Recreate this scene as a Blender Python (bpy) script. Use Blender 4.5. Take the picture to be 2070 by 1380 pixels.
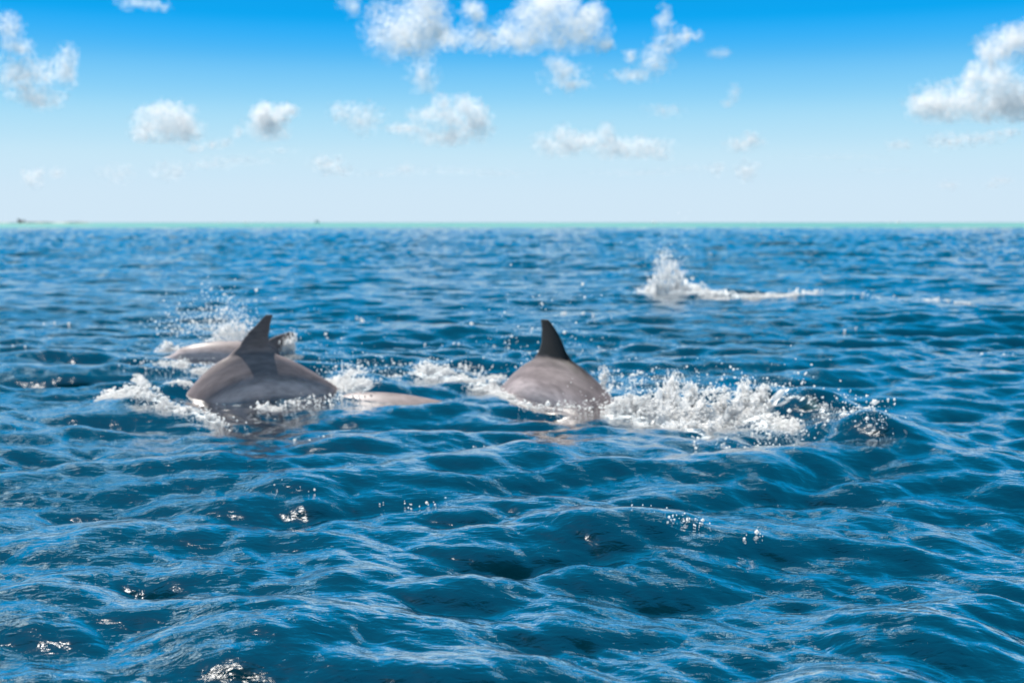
import bpy, bmesh, math, random
import numpy as np
from mathutils import Vector, Matrix

for o in list(bpy.data.objects):
    bpy.data.objects.remove(o, do_unlink=True)
scene = bpy.context.scene
col = scene.collection
rng = np.random.default_rng(7)

# ------------------------------------------------------------------ camera
CAM_H = 1.05                       # eye height above the mean sea level, metres
FPX = 2300.0                       # focal length in pixels of the 2070 x 1380 photograph
PITCH = math.atan(240.0 / FPX)     # the horizon lies 240 px above the centre
cam_data = bpy.data.cameras.new('camera')
cam = bpy.data.objects.new('camera', cam_data)
col.objects.link(cam)
cam.location = (0, 0, CAM_H)
cam.rotation_euler = (math.pi / 2 - PITCH, 0, 0)
cam_data.sensor_width = 36.0
cam_data.lens = FPX / 2070 * 36.0
cam_data.clip_start = 0.05
cam_data.clip_end = 120000.0
cam_data.dof.use_dof = True
cam_data.dof.focus_distance = 3.4
cam_data.dof.aperture_fstop = 2.8
scene.camera = cam

# ------------------------------------------------------------------ sun and sky
SUN_EL, SUN_AZ = math.radians(61), math.radians(-44)    # azimuth from straight ahead, negative to the left
world = bpy.data.worlds.new('World')
scene.world = world
world.use_nodes = True
wn, wl = world.node_tree.nodes, world.node_tree.links
wn.clear()
wout = wn.new('ShaderNodeOutputWorld')
wbg = wn.new('ShaderNodeBackground')
sky = wn.new('ShaderNodeTexSky')
sky.sky_type = 'NISHITA'
sky.sun_disc = False
sky.sun_elevation = SUN_EL
sky.sun_rotation = SUN_AZ
sky.air_density = 1.0
sky.dust_density = 0.6
sky.ozone_density = 3.0
tc = wn.new('ShaderNodeTexCoord')
sep = wn.new('ShaderNodeSeparateXYZ')
wl.new(tc.outputs['Generated'], sep.inputs[0])
ramp = wn.new('ShaderNodeValToRGB')          # deep, clear tropical air: colour against height above the horizon
wl.new(sep.outputs['Z'], ramp.inputs['Fac'])
el = ramp.color_ramp.elements
stops = [(0.0, (0.64, 0.80, 0.93)), (0.035, (0.61, 0.80, 0.94)), (0.065, (0.52, 0.78, 0.94)), (0.10, (0.32, 0.68, 0.94)),
         (0.135, (0.12, 0.52, 0.93)), (0.17, (0.0, 0.385, 0.89)), (0.26, (0.0, 0.29, 0.62)), (0.42, (0.0, 0.14, 0.28)), (1.0, (0.0, 0.06, 0.13))]
while len(el) < len(stops):
    el.new(0.5)
for e, (p, c) in zip(el, stops):
    e.position = p
    e.color = (c[0], c[1], c[2], 1)
ramp.color_ramp.interpolation = 'CARDINAL'
wbg2 = wn.new('ShaderNodeBackground')
wmix = wn.new('ShaderNodeMixShader')
wmix.inputs[0].default_value = 0.99
wl.new(sky.outputs['Color'], wbg.inputs['Color'])
wbg.inputs['Strength'].default_value = 0.1
wl.new(ramp.outputs['Color'], wbg2.inputs['Color'])
wbg2.inputs['Strength'].default_value = 0.65
wl.new(wbg.outputs[0], wmix.inputs[1])
wl.new(wbg2.outputs[0], wmix.inputs[2])
wl.new(wmix.outputs[0], wout.inputs['Surface'])

sun_data = bpy.data.lights.new('sun', 'SUN')
sun_data.energy = 5.0
sun_data.angle = math.radians(0.53)
sun_data.color = (1.0, 0.95, 0.88)
sun = bpy.data.objects.new('sun', sun_data)
col.objects.link(sun)
sun_dir = Vector((math.sin(SUN_AZ) * math.cos(SUN_EL), math.cos(SUN_AZ) * math.cos(SUN_EL), math.sin(SUN_EL)))
sun.rotation_euler = sun_dir.to_track_quat('Z', 'Y').to_euler()
sun.location = (0, 0, 50)

vs = scene.view_settings
vs.view_transform = 'Standard'
vs.look = 'None'
vs.exposure = 0.62
vs.gamma = 1.0
cy = scene.cycles
cy.max_bounces = 18
cy.diffuse_bounces = 16
cy.glossy_bounces = 4
cy.transmission_bounces = 4
cy.sample_clamp_direct = 2.0
cy.sample_clamp_indirect = 5.0
cy.use_denoising = True

# ------------------------------------------------------------------ helpers
def ray(px, py):
    x, y = (px - 1035.0) / FPX, (690.0 - py) / FPX
    c, s = math.cos(PITCH), math.sin(PITCH)
    return np.array((x, c + s * y, -s + c * y))

def at(px, py, z=0.0):
    d = ray(px, py)
    t = (z - CAM_H) / d[2]
    return np.array((d[0] * t, d[1] * t, z))

def at_d(px, py, dist):
    d = ray(px, py)
    return np.array((0, 0, CAM_H)) + d * (dist / d[1])

def mesh_obj(name, verts, faces, mat=None, parent=None, smooth=True, per=None):
    """verts (n,3), faces (m,k) arrays -> one mesh object"""
    me = bpy.data.meshes.new(name)
    verts = np.asarray(verts, np.float32)
    faces = np.asarray(faces, np.int32)
    n, k = faces.shape
    me.vertices.add(len(verts))
    me.vertices.foreach_set('co', verts.ravel())
    me.loops.add(n * k)
    me.loops.foreach_set('vertex_index', faces.ravel())
    me.polygons.add(n)
    me.polygons.foreach_set('loop_start', np.arange(0, n * k, k, dtype=np.int32))
    if smooth:
        me.polygons.foreach_set('use_smooth', np.ones(n, bool))
    me.update(calc_edges=True)
    o = bpy.data.objects.new(name, me)
    col.objects.link(o)
    if mat:
        me.materials.append(mat)
    if parent:
        o.parent = parent
    return o

def tag(o, label=None, category=None, group=None, kind=None):
    for k, v in (('label', label), ('category', category), ('group', group), ('kind', kind)):
        if v:
            o[k] = v
    return o

def _hash(ix, iy, iz, seed):
    h = (ix.astype(np.uint32) * np.uint32(374761393) + iy.astype(np.uint32) * np.uint32(668265263)
         + iz.astype(np.uint32) * np.uint32(2147483647) + np.uint32(seed * 974711 % 4294967295))
    h = (h ^ (h >> np.uint32(13))) * np.uint32(1274126177)
    h = h ^ (h >> np.uint32(16))
    return h.astype(np.float64) / 4294967295.0

def vnoise(p, seed=1):
    """value noise, (n,3) -> 0..1"""
    i = np.floor(p).astype(np.int64)
    f = p - i
    f = f * f * (3 - 2 * f)
    r = 0
    for dx in (0, 1):
        for dy in (0, 1):
            for dz in (0, 1):
                w = (f[:, 0] if dx else 1 - f[:, 0]) * (f[:, 1] if dy else 1 - f[:, 1]) * (f[:, 2] if dz else 1 - f[:, 2])
                r = r + w * _hash(i[:, 0] + dx, i[:, 1] + dy, i[:, 2] + dz, seed)
    return r

def fbm(p, octaves=4, seed=1, gain=0.5):
    a, s, r = 1.0, 0.0, 0
    for k in range(octaves):
        r = r + a * vnoise(p * 2 ** k + 17.3 * k, seed + k)
        s += a
        a *= gain
    return r / s

def new_mat(name):
    m = bpy.data.materials.new(name)
    m.use_nodes = True
    nt = m.node_tree
    nt.nodes.clear()
    out = nt.nodes.new('ShaderNodeOutputMaterial')
    return m, nt.nodes, nt.links, out

def principled(name, color, rough=0.5, **kw):
    m, n, l, out = new_mat(name)
    b = n.new('ShaderNodeBsdfPrincipled')
    b.inputs['Base Color'].default_value = (*color, 1)
    b.inputs['Roughness'].default_value = rough
    for k, v in kw.items():
        b.inputs[k].default_value = v
    l.new(b.outputs[0], out.inputs['Surface'])
    return m, n, l, b

def white_matter(name, color, translucency, gloss=0.0):
    """sunlit cloud droplets or whipped-up foam: lets light through and scatters it"""
    m, n, l, out = new_mat(name)
    d = n.new('ShaderNodeBsdfDiffuse')
    t = n.new('ShaderNodeBsdfTranslucent')
    d.inputs['Color'].default_value = (*color, 1)
    t.inputs['Color'].default_value = (*color, 1)
    mx = n.new('ShaderNodeMixShader')
    mx.inputs[0].default_value = translucency
    l.new(d.outputs[0], mx.inputs[1])
    l.new(t.outputs[0], mx.inputs[2])
    last = mx
    if gloss:
        g = n.new('ShaderNodeBsdfGlossy')
        g.inputs['Roughness'].default_value = 0.12
        m2 = n.new('ShaderNodeMixShader')
        m2.inputs[0].default_value = gloss
        l.new(mx.outputs[0], m2.inputs[1])
        l.new(g.outputs[0], m2.inputs[2])
        last = m2
    l.new(last.outputs[0], out.inputs['Surface'])
    return m

# ------------------------------------------------------------------ the sea: wind waves from a directional spectrum
def wave_tile(N, L, lmin, lmax, wdir, spread, rms, seed, tail=4.0):
    """periodic patch of sea: heights and sideways pull of every wave between lmin and lmax metres"""
    r = np.random.default_rng(seed)
    k1 = np.fft.fftfreq(N, L / N) * 2 * math.pi
    kx, ky = np.meshgrid(k1, k1)
    k = np.hypot(kx, ky)
    k[0, 0] = 1e9
    c = (kx * math.cos(wdir) + ky * math.sin(wdir)) / k
    P = k ** -tail * (0.06 + np.abs(c) ** spread)
    lam = 2 * math.pi / k
    P *= 1 / (1 + (lam / lmax) ** 8) / (1 + (lmin / np.maximum(lam, 1e-6)) ** 8)
    H = (r.normal(size=(N, N)) + 1j * r.normal(size=(N, N))) * np.sqrt(P)
    H[0, 0] = 0
    h = np.fft.ifft2(H).real
    s = rms / h.std()
    dx = np.fft.ifft2(-1j * kx / k * H).real * s
    dy = np.fft.ifft2(-1j * ky / k * H).real * s
    return h * s, dx, dy, L, N

def sample(tile, x, y, rot=0.0):
    h, dx, dy, L, N = tile
    c, s = math.cos(rot), math.sin(rot)
    u, v = (c * x + s * y) / L * N, (-s * x + c * y) / L * N
    iu, iv = np.floor(u).astype(np.int64), np.floor(v).astype(np.int64)
    fu, fv = u - iu, v - iv
    iu0, iv0, iu1, iv1 = iu % N, iv % N, (iu + 1) % N, (iv + 1) % N
    def b(a):
        return (a[iv0, iu0] * (1 - fu) + a[iv0, iu1] * fu) * (1 - fv) + (a[iv1, iu0] * (1 - fu) + a[iv1, iu1] * fu) * fv
    H, X, Y = b(h), b(dx), b(dy)
    return H, c * X - s * Y, s * X + c * Y

WD = math.radians(-104)
SWELL = wave_tile(1024, 61.0, 1.5, 8.0, WD, 7, 0.039, 11, 3.6)
CHOP = wave_tile(1024, 23.0, 0.22, 1.15, WD + 0.22, 5, 0.0195, 22, 3.5)
RIPPLE = wave_tile(1024, 7.3, 0.045, 0.42, WD - 0.2, 3, 0.0048, 33, 4.3)

# crests thrown up by the swimming animals and the larger single waves: polyline, height, half width (near side, far side)
RIDGES = [
    ([(1190, 790), (1330, 800), (1480, 815), (1640, 850), (1800, 905), (1960, 950), (2120, 985)], 0.15, 0.20, 0.40),
    ([(190, 800), (270, 822), (360, 840), (450, 846)], 0.075, 0.13, 0.22),
    ([(240, 755), (330, 752), (430, 770)], 0.035, 0.16, 0.2),
    ([(690, 790), (760, 800), (860, 800)], 0.055, 0.18, 0.25),
    ([(780, 772), (880, 768), (1000, 780)], 0.06, 0.14, 0.2),
    ([(900, 1052), (1010, 1040), (1180, 1075), (1380, 1100), (1560, 1108)], 0.05, 0.20, 0.36),
    ([(260, 1300), (480, 1285), (700, 1262), (830, 1235), (930, 1250)], 0.055, 0.17, 0.32),
    ([(-60, 1215), (120, 1210), (300, 1195)], 0.04, 0.16, 0.3),
    ([(450, 1000), (560, 990), (720, 1000)], 0.035, 0.12, 0.25),
    ([(1560, 1250), (1760, 1262), (1960, 1282), (2150, 1300)], 0.045, 0.2, 0.3),
    ([(1420, 985), (1500, 978), (1640, 1005)], 0.035, 0.13, 0.2),
    ([(1300, 598), (1500, 600), (1700, 606), (1960, 610)], 0.10, 0.4, 0.5),
    ([(330, 712), (450, 716), (620, 712)], 0.05, 0.25, 0.3),
]
# dips: (px, py, radius, depth)
DIPS = [(330, 875, 0.5, 0.03), (620, 850, 0.55, 0.03), (1120, 850, 0.5, 0.03), (330, 790, 0.25, 0.03), (365, 800, 0.22, -0.07), (720, 785, 0.26, -0.09), (540, 845, 0.3, 0.03)]

def seg_dist(x, y, pts):
    best = np.full(x.shape, 1e9)
    side = np.zeros(x.shape)
    run = np.zeros(x.shape)
    n = len(pts) - 1
    for i in range(n):
        a, b = pts[i], pts[i + 1]
        d = b - a
        L2 = d @ d
        t0 = ((x - a[0]) * d[0] + (y - a[1]) * d[1]) / L2
        t = np.clip(t0, 0, 1)
        qx, qy = x - a[0] - t * d[0], y - a[1] - t * d[1]
        dd = np.hypot(qx, qy)
        m = dd < best
        best[m] = dd[m]
        side[m] = (d[0] * qy - d[1] * qx)[m]
        run[m] = ((i + t) / n)[m]
    return best, side, run

CALM = [(at(530, 800), 0.75), (at(1110, 800), 0.7), (at(440, 715), 0.6), (at(780, 810), 0.4)]

def sea(x, y):
    """height and sideways displacement of the water at (x, y)"""
    r = np.hypot(x, y)
    wc = 1 / (1 + (r / 190) ** 4)
    wr = 1 / (1 + (r / 17) ** 4)
    gust = 0.65 + 0.7 * fbm(np.c_[x.ravel() / 2.3, y.ravel() / 2.3, 0 * x.ravel()], 2, 5).reshape(x.shape)
    h, dx, dy = sample(SWELL, x, y)
    hc, cx, cyy = sample(CHOP, x, y, 0.16)
    hr, rx, ry = sample(RIPPLE, x, y, -0.3)
    near = 0.52 + 0.48 * np.clip((r - 2) / 6, 0, 1)          # gentler water in the lee of the boat
    calm = np.ones(x.shape)
    for c, rad in CALM:
        calm -= 0.55 * np.exp(-((x - c[0]) ** 2 + (y - c[1]) ** 2) / rad ** 2)
    calm = np.clip(calm, 0.3, 1) * (1 - 0.30 * np.clip((r - 6) / 9, 0, 1) + 0.75 * np.clip((r - 18) / 60, 0, 1))
    a, b, c = near * calm, wc * gust * calm * (0.62 + 0.38 * np.clip((r - 2) / 4.5, 0, 1)), wr * gust
    H = h * a + hc * b + hr * c
    X = dx * a * 1.15 + cx * b * 1.05 + rx * c * 0.9
    Y = dy * a * 1.15 + cyy * b * 1.05 + ry * c * 0.9
    for pl, hh, wn_, wf_ in RIDGES:
        P_ = np.array([at(*p)[:2] for p in pl])
        ax = P_[-1] - P_[0]; Lc = np.hypot(*ax); ax = ax / Lc
        uk, vk = (P_ - P_[0]) @ ax, (P_ - P_[0]) @ np.array((-ax[1], ax[0]))
        U, W_ = (x - P_[0, 0]) * ax[0] + (y - P_[0, 1]) * ax[1], -(x - P_[0, 0]) * ax[1] + (y - P_[0, 1]) * ax[0]
        m = (U > 0) & (U < Lc) & (np.abs(W_) < 2.5)
        if not m.any():
            continue
        ug = np.linspace(0, Lc, 200)
        ker = np.hanning(61); ker /= ker.sum()
        vg = np.convolve(np.pad(np.interp(ug, uk, vk), 30, 'edge'), ker, 'valid')
        run = U[m] / Lc
        s = W_[m] - np.interp(U[m], ug, vg)
        d = np.abs(s)
        w = np.where(s > 0, wf_, wn_ * 1.3)
        prof = np.exp(-np.abs(d / w) ** 1.5)
        end = np.sin(math.pi * run) ** 1.5
        wob = 0.7 + 0.6 * fbm(np.c_[x[m] * 3, y[m] * 3, 0 * x[m] + hh * 99], 3, 8)
        H[m] += 1.1 * hh * prof * end * wob
    for px, py, rad, dep in DIPS:
        c = at(px, py)
        H -= dep * np.exp(-((x - c[0]) ** 2 + (y - c[1]) ** 2) / rad ** 2)
    return H, X, Y

def water_z(x, y):
    """water level above a ground position (undoes the sideways displacement)"""
    x = np.asarray(x, float); y = np.asarray(y, float)
    x0, y0 = x.copy(), y.copy()
    for _ in range(3):
        H, X, Y = sea(x0, y0)
        x0, y0 = x - X, y - Y
    return sea(x0, y0)[0]

# where air is beaten into the water: polyline, half width (m), strength
FILM = [([(1235, 836), (1320, 842), (1400, 852), (1480, 842), (1560, 862)], 0.09, 0.62), ([(1380, 870), (1430, 880)], 0.06, 0.6), ([(1560, 862), (1680, 884)], 0.03, 0.45),
        ([(1495, 826), (1600, 850), (1740, 884)], 0.022, 0.55), ([(212, 808), (270, 826), (350, 838), (430, 845)], 0.035, 0.75), ([(275, 772), (300, 790), (345, 800)], 0.03, 0.7),
        ([(345, 795), (420, 808), (480, 815)], 0.07, 0.55), ([(640, 788), (690, 792), (740, 802)], 0.055, 0.75), ([(850, 770), (890, 774), (930, 780)], 0.07, 0.85),
        ([(920, 780), (960, 786), (1010, 796)], 0.07, 0.55), ([(700, 768), (850, 768)], 0.06, 0.45), ([(440, 712), (490, 716)], 0.14, 0.6), ([(335, 706), (375, 706)], 0.08, 0.8),
        ([(1305, 597), (1420, 601)], 0.16, 0.75), ([(1420, 602), (1640, 606)], 0.16, 0.62), ([(1640, 604), (1950, 612)], 0.15, 0.5), ([(1400, 910), (1440, 970), (1400, 1010)], 0.25, 0.22)]

REEF = 246.0                                                   # metres to where the sea shoals over the lagoon
fine = np.linspace(-31, 31, 801)
coarse = np.concatenate([np.linspace(31, 60, 45)[1:], np.linspace(60, 300, 40)[1:], np.linspace(300, 329, 45)[1:-1]])
az = np.radians(np.concatenate([fine, coarse]))                # the full circle, finer where the eye looks
rad = np.concatenate([[0.35, 0.7, 1.0], np.geomspace(1.5, REEF, 1100)])
A, R = np.meshgrid(az, rad)
gx, gy = R * np.sin(A), R * np.cos(A)
H, X, Y = sea(gx, gy)
edge = np.clip((REEF - R) / 6, 0, 1)
V = np.stack([gx + X * edge, gy + Y * edge, H * (0.2 + 0.8 * edge) - 0.0 * edge], -1).reshape(-1, 3)
nr, nc = R.shape
j = np.arange(nc); j2 = (j + 1) % nc
i = np.arange(nr - 1)[:, None] * nc
F = np.stack([i + j, i + j2, i + nc + j2, i + nc + j], -1).reshape(-1, 4)[:, ::-1]

MAT_SEA, n, l, out = new_mat('sea_water')
wd = n.new('ShaderNodeBsdfDiffuse')
wg = n.new('ShaderNodeBsdfGlossy'); wg.inputs['Roughness'].default_value = 0.03
fr = n.new('ShaderNodeFresnel'); fr.inputs['IOR'].default_value = 1.333
pw = n.new('ShaderNodeMath'); pw.operation = 'POWER'; pw.inputs[1].default_value = 0.59
l.new(fr.outputs[0], pw.inputs[0])
b = n.new('ShaderNodeMixShader')
l.new(pw.outputs[0], b.inputs[0]); l.new(wd.outputs[0], b.inputs[1]); l.new(wg.outputs[0], b.inputs[2])
geo = n.new('ShaderNodeNewGeometry')
mp = n.new('ShaderNodeMapping')
mp.inputs['Rotation'].default_value = (0, 0, 0.2)
mp.inputs['Scale'].default_value = (0.55, 1.0, 1.0)
l.new(geo.outputs['Position'], mp.inputs['Vector'])
def noise(scale, detail, dist=0.0):
    t = n.new('ShaderNodeTexNoise')
    t.inputs['Scale'].default_value = scale
    t.inputs['Detail'].default_value = detail
    t.inputs['Distortion'].default_value = dist
    l.new(mp.outputs[0], t.inputs['Vector'])
    return t
bu = n.new('ShaderNodeBump')
bu.inputs['Distance'].default_value = 0.010
bu.inputs['Strength'].default_value = 0.40
l.new(noise(30, 4, 0.6).outputs['Fac'], bu.inputs['Height'])
bu2 = n.new('ShaderNodeBump')
bu2.inputs['Distance'].default_value = 0.06
bu2.inputs['Strength'].default_value = 0.05
l.new(noise(5, 4, 0.4).outputs['Fac'], bu2.inputs['Height'])
l.new(bu2.outputs[0], bu.inputs['Normal'])
bu3 = n.new('ShaderNodeBump'); bu3.inputs['Distance'].default_value = 0.0012; bu3.inputs['Strength'].default_value = 0.3
l.new(noise(120, 2, 0.3).outputs['Fac'], bu3.inputs['Height']); l.new(bu.outputs[0], bu3.inputs['Normal'])
for q_ in (wd, wg, fr):
    l.new(bu3.outputs[0], q_.inputs['Normal'])
fat = n.new('ShaderNodeAttribute'); fat.attribute_name = 'film'
def fmath(op, a_, b_=None, c_=None):
    q = n.new('ShaderNodeMath'); q.operation = op
    for i_, v_ in enumerate((a_, b_, c_)):
        if v_ is None:
            continue
        if isinstance(v_, (int, float)):
            q.inputs[i_].default_value = v_
        else:
            l.new(v_, q.inputs[i_])
    return q.outputs[0]
lace = fmath('MULTIPLY', noise(30, 5, 1.2).outputs['Fac'], 1.0)
cover = fmath('MULTIPLY_ADD', fat.outputs['Fac'], 0.62, fmath('SUBTRACT', lace, 0.78))
cov = n.new('ShaderNodeMapRange'); cov.inputs['From Min'].default_value = 0.0; cov.inputs['From Max'].default_value = 0.16; cov.interpolation_type = 'SMOOTHSTEP'
l.new(cover, cov.inputs['Value'])
fd = n.new('ShaderNodeBsdfDiffuse'); fd.inputs['Color'].default_value = (0.70, 0.75, 0.78, 1)
fm = n.new('ShaderNodeMixShader')
l.new(cov.outputs[0], fm.inputs[0]); l.new(b.outputs[0], fm.inputs[1]); l.new(fd.outputs[0], fm.inputs[2])
# fine bubbles under the surface turn the water milky green-blue
bubble = n.new('ShaderNodeMix'); bubble.data_type = 'RGBA'
bubble.inputs['A'].default_value = (0.0, 0.014, 0.022, 1); bubble.inputs['B'].default_value = (0.07, 0.19, 0.22, 1)
l.new(fmath('MULTIPLY', fat.outputs['Fac'], 0.75), bubble.inputs['Factor'])
l.new(bubble.outputs['Result'], wd.inputs['Color'])
l.new(fm.outputs[0], out.inputs['Surface'])
water = mesh_obj('sea_water', V, F, MAT_SEA)
film = np.zeros(gx.shape)
vx, vy = V[:, 0].reshape(gx.shape), V[:, 1].reshape(gx.shape)
for pl, w_, k_ in FILM:
    pts = [at(*p)[:2] for p in pl]
    xm, ym = np.mean([p[0] for p in pts]), np.mean([p[1] for p in pts])
    m = np.hypot(vx - xm, vy - ym) < max(np.hypot(p[0] - xm, p[1] - ym) for p in pts) + 4 * w_
    d, _, _ = seg_dist(vx[m], vy[m], pts)
    film[m] = np.maximum(film[m], k_ * np.exp(-(d / w_) ** 2))
fa_ = water.data.attributes.new('film', 'FLOAT', 'POINT')
fa_.data.foreach_set('value', film.astype(np.float32).ravel())
tag(water, 'choppy deep blue sea with glinting wave crests', 'sea', kind='structure')

# the shallow turquoise lagoon beyond the reef, out to the horizon
MAT_LAGOON, n, l, b = principled('lagoon_water', (0.10, 0.60, 0.58), 0.5)
b.inputs['Specular IOR Level'].default_value = 0.15
tn = n.new('ShaderNodeTexNoise'); tn.inputs['Scale'].default_value = 0.004; tn.inputs['Detail'].default_value = 4
rp = n.new('ShaderNodeValToRGB')
rp.color_ramp.elements[0].color = (0.06, 0.27, 0.27, 1); rp.color_ramp.elements[0].position = 0.35
rp.color_ramp.elements[1].color = (0.18, 0.38, 0.34, 1); rp.color_ramp.elements[1].position = 0.65
g = n.new('ShaderNodeNewGeometry')
l.new(g.outputs['Position'], tn.inputs['Vector']); l.new(tn.outputs['Fac'], rp.inputs['Fac']); l.new(rp.outputs[0], b.inputs['Base Color'])
rad2 = np.array([REEF - 8, 300, 400, 700, 1500, 3000, 5000.0])
az2 = np.radians(np.arange(0, 360, 1.0))
A2, R2 = np.meshgrid(az2, rad2)
V2 = np.stack([R2 * np.sin(A2), R2 * np.cos(A2), 0 * R2 - 0.03], -1).reshape(-1, 3)
nc2 = len(az2); j = np.arange(nc2); j2 = (j + 1) % nc2; i = np.arange(len(rad2) - 1)[:, None] * nc2
F2 = np.stack([i + j, i + j2, i + nc2 + j2, i + nc2 + j], -1).reshape(-1, 4)[:, ::-1]
lag = mesh_obj('lagoon_water', V2, F2, MAT_LAGOON)
tag(lag, 'pale turquoise shallow lagoon along the horizon', 'lagoon', kind='structure')

# open ocean beyond the lagoon
MAT_OCEAN, n, l, b = principled('ocean_water', (0.0, 0.05, 0.09), 0.35)
rad3 = np.array([4990.0, 12000, 30000, 80000])
A3, R3 = np.meshgrid(az2, rad3)
V3 = np.stack([R3 * np.sin(A3), R3 * np.cos(A3), 0 * R3 - 0.05], -1).reshape(-1, 3)
i = np.arange(len(rad3) - 1)[:, None] * nc2
F3 = np.stack([i + j, i + j2, i + nc2 + j2, i + nc2 + j], -1).reshape(-1, 4)[:, ::-1]
tag(mesh_obj('ocean_water', V3, F3, MAT_OCEAN), 'open sea beyond the lagoon', 'sea', kind='structure')

# ------------------------------------------------------------------ clouds
MAT_CLOUD = white_matter('cloud_droplets', (0.995, 0.992, 0.99), 0.62)

DENSITY = 0.42

def make_cloud(puffs, dist, label, depth=2.5, wisp=0.0, scrap=1.25, seed=1, base=None):
    depth = DENSITY * depth
    """A cumulus as a drift of thousands of small scraps of mist spread through its volume.
    puffs: (px, py, rx, ry) lumps; dist: metres to the cloud; base: level of the flat bottom"""
    k = dist / FPX
    pts = []
    r = np.random.default_rng(seed)
    cen = [at_d(p[0], p[1], dist) for p in puffs]
    mean_r = np.mean([min(p[2], p[3]) for p in puffs]) * k
    for (px, py, rx, ry), c in zip(puffs, cen):
        n = int(depth * 2.2 * math.pi * rx * ry / (scrap * scrap * 0.5)) + 20
        u = r.normal(size=(n, 3))
        u /= np.linalg.norm(u, axis=1)[:, None]
        q = r.random(n) ** (1 / 2.4)
        rad = np.array((rx * k, (rx + ry) * 0.5 * k, ry * k)) * 1.4
        pts.append(np.c_[c + u * q[:, None] * rad, q])
    P = np.concatenate(pts)
    q = P[:, 3]
    P = P[:, :3]
    nz = fbm(P / (mean_r * 0.95) + seed * 3.1, 4, seed, 0.5)
    dens = 1.05 - q ** 1.6 * 1.15 + (nz - 0.5) * (2.1 + wisp) - wisp * 0.28
    keep = dens > r.random(len(P)) * 1.25
    if base is not None:
        zb = at_d(1035, base, dist)[2]
        keep &= P[:, 2] > zb + (fbm(P / (mean_r * 0.9), 3, seed + 9) - 0.5) * mean_r * 0.5
    P = P[keep]
    if len(P) < 900 and scrap > 0.4:
        return make_cloud(puffs, dist, label, depth / DENSITY, wisp, scrap * 0.8, seed, base)
    n = len(P)
    a = r.normal(size=(n, 3)); a /= np.linalg.norm(a, axis=1)[:, None]
    b = np.cross(a, r.normal(size=(n, 3))); b /= np.linalg.norm(b, axis=1)[:, None]
    s = (scrap * k * 0.5 * (0.6 + 0.9 * r.random(n)))[:, None]
    org = P.mean(axis=0)
    V = np.stack([P - a * s - b * s, P + a * s - b * s, P + a * s + b * s, P - a * s + b * s], 1).reshape(-1, 3) - org
    o = mesh_obj('cloud', V, np.arange(4 * n).reshape(-1, 4), MAT_CLOUD, smooth=False)
    o.location = org
    tag(o, label, 'cloud', 'fair weather clouds over the horizon')
    return o

make_cloud([(15, 60, 32, 28), (42, 95, 26, 22), (50, 150, 76, 30), (135, 130, 20, 38), (75, 200, 48, 22)], 10000, 'ragged grey-white cloud in three tiers, torn to wisps at its right side', depth=2.2, wisp=0.2, seed=1)
make_cloud([(270, 6, 40, 12), (320, 12, 24, 12)], 5200, 'small thin scrap of cloud high in deep blue sky, above a round cumulus', depth=1.2, wisp=0.5, seed=2)
make_cloud([(335, 258, 62, 34), (300, 258, 34, 30), (322, 228, 30, 22), (360, 232, 30, 26), (375, 255, 25, 32)], 14000, 'compact rounded cumulus with a flat base and bumpy top', depth=2.4, seed=3, base=291)
make_cloud([(540, 258, 40, 30), (536, 222, 14, 18), (575, 222, 26, 14), (556, 240, 32, 24), (530, 240, 26, 24)], 14000, 'white cumulus with two horn-like tufts rising from its top', depth=2.2, seed=14, base=285)
make_cloud([(480, 266, 11, 14), (457, 286, 14, 9), (430, 293, 20, 9), (395, 300, 16, 8)], 15000, 'short chain of tiny puffs leading down from the horned cumulus', depth=1.3, wisp=0.3, scrap=1.15, seed=15)
make_cloud([(470, 325, 80, 10), (420, 335, 50, 9), (560, 305, 40, 8)], 19000, 'long faint veil of cloud under the chain of puffs', depth=0.52, wisp=0.5, scrap=1.2, seed=16)
make_cloud([(65, 362, 22, 18), (76, 350, 12, 12)], 24000, 'small bright puff low over the green shore', depth=1.5, wisp=0.2, scrap=1.15, seed=17)
make_cloud([(115, 351, 20, 10)], 24000, 'faint little puff next to the bright puff over the green shore', depth=1.05, wisp=0.3, scrap=1.15, seed=18)
make_cloud([(235, 352, 38, 18)], 23000, 'pale soft puff low below the compact rounded cumulus', depth=0.90, wisp=0.3, scrap=1.2, seed=19)
make_cloud([(340, 346, 32, 18)], 23000, 'dim soft puff beneath the faint veil of cloud', depth=1.05, wisp=0.3, scrap=1.2, seed=20)
make_cloud([(662, 332, 34, 18), (690, 345, 26, 10)], 20000, 'pale flattened puff low beside the faint veil', depth=1.20, wisp=0.3, scrap=1.2, seed=21)
make_cloud([(700, 228, 34, 24), (738, 240, 36, 28)], 11500, 'soft grey-white cloud without tufts between the horned cumulus and a towering white one', depth=1.2, wisp=0.3, seed=22)
make_cloud([(712, 14, 26, 22), (760, 8, 18, 12)], 5600, 'small dull puff beside the heavy square-shouldered cloud', depth=1.2, wisp=0.4, seed=23)
make_cloud([(820, 88, 74, 38), (795, 58, 58, 42), (860, 20, 48, 50), (870, 65, 40, 38)], 7200, 'heavy square-shouldered white cloud beside a broad bank of cloud', depth=2.2, seed=4, base=128)
make_cloud([(975, 75, 52, 28), (1050, 82, 56, 24), (1100, 48, 74, 44), (1172, 70, 52, 42), (1110, 8, 66, 28), (1200, 30, 26, 30), (1228, 92, 14, 13), (955, 22, 22, 22), (915, 85, 24, 20)], 6800, 'broadest cloud bank, white with a scalloped underside', depth=2.3, wisp=0.0, seed=24, base=110)
make_cloud([(852, 150, 32, 30), (860, 180, 26, 14)], 8000, 'thin torn wisps hanging below the heavy square-shouldered cloud', depth=1.20, wisp=0.6, seed=25)
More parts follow.
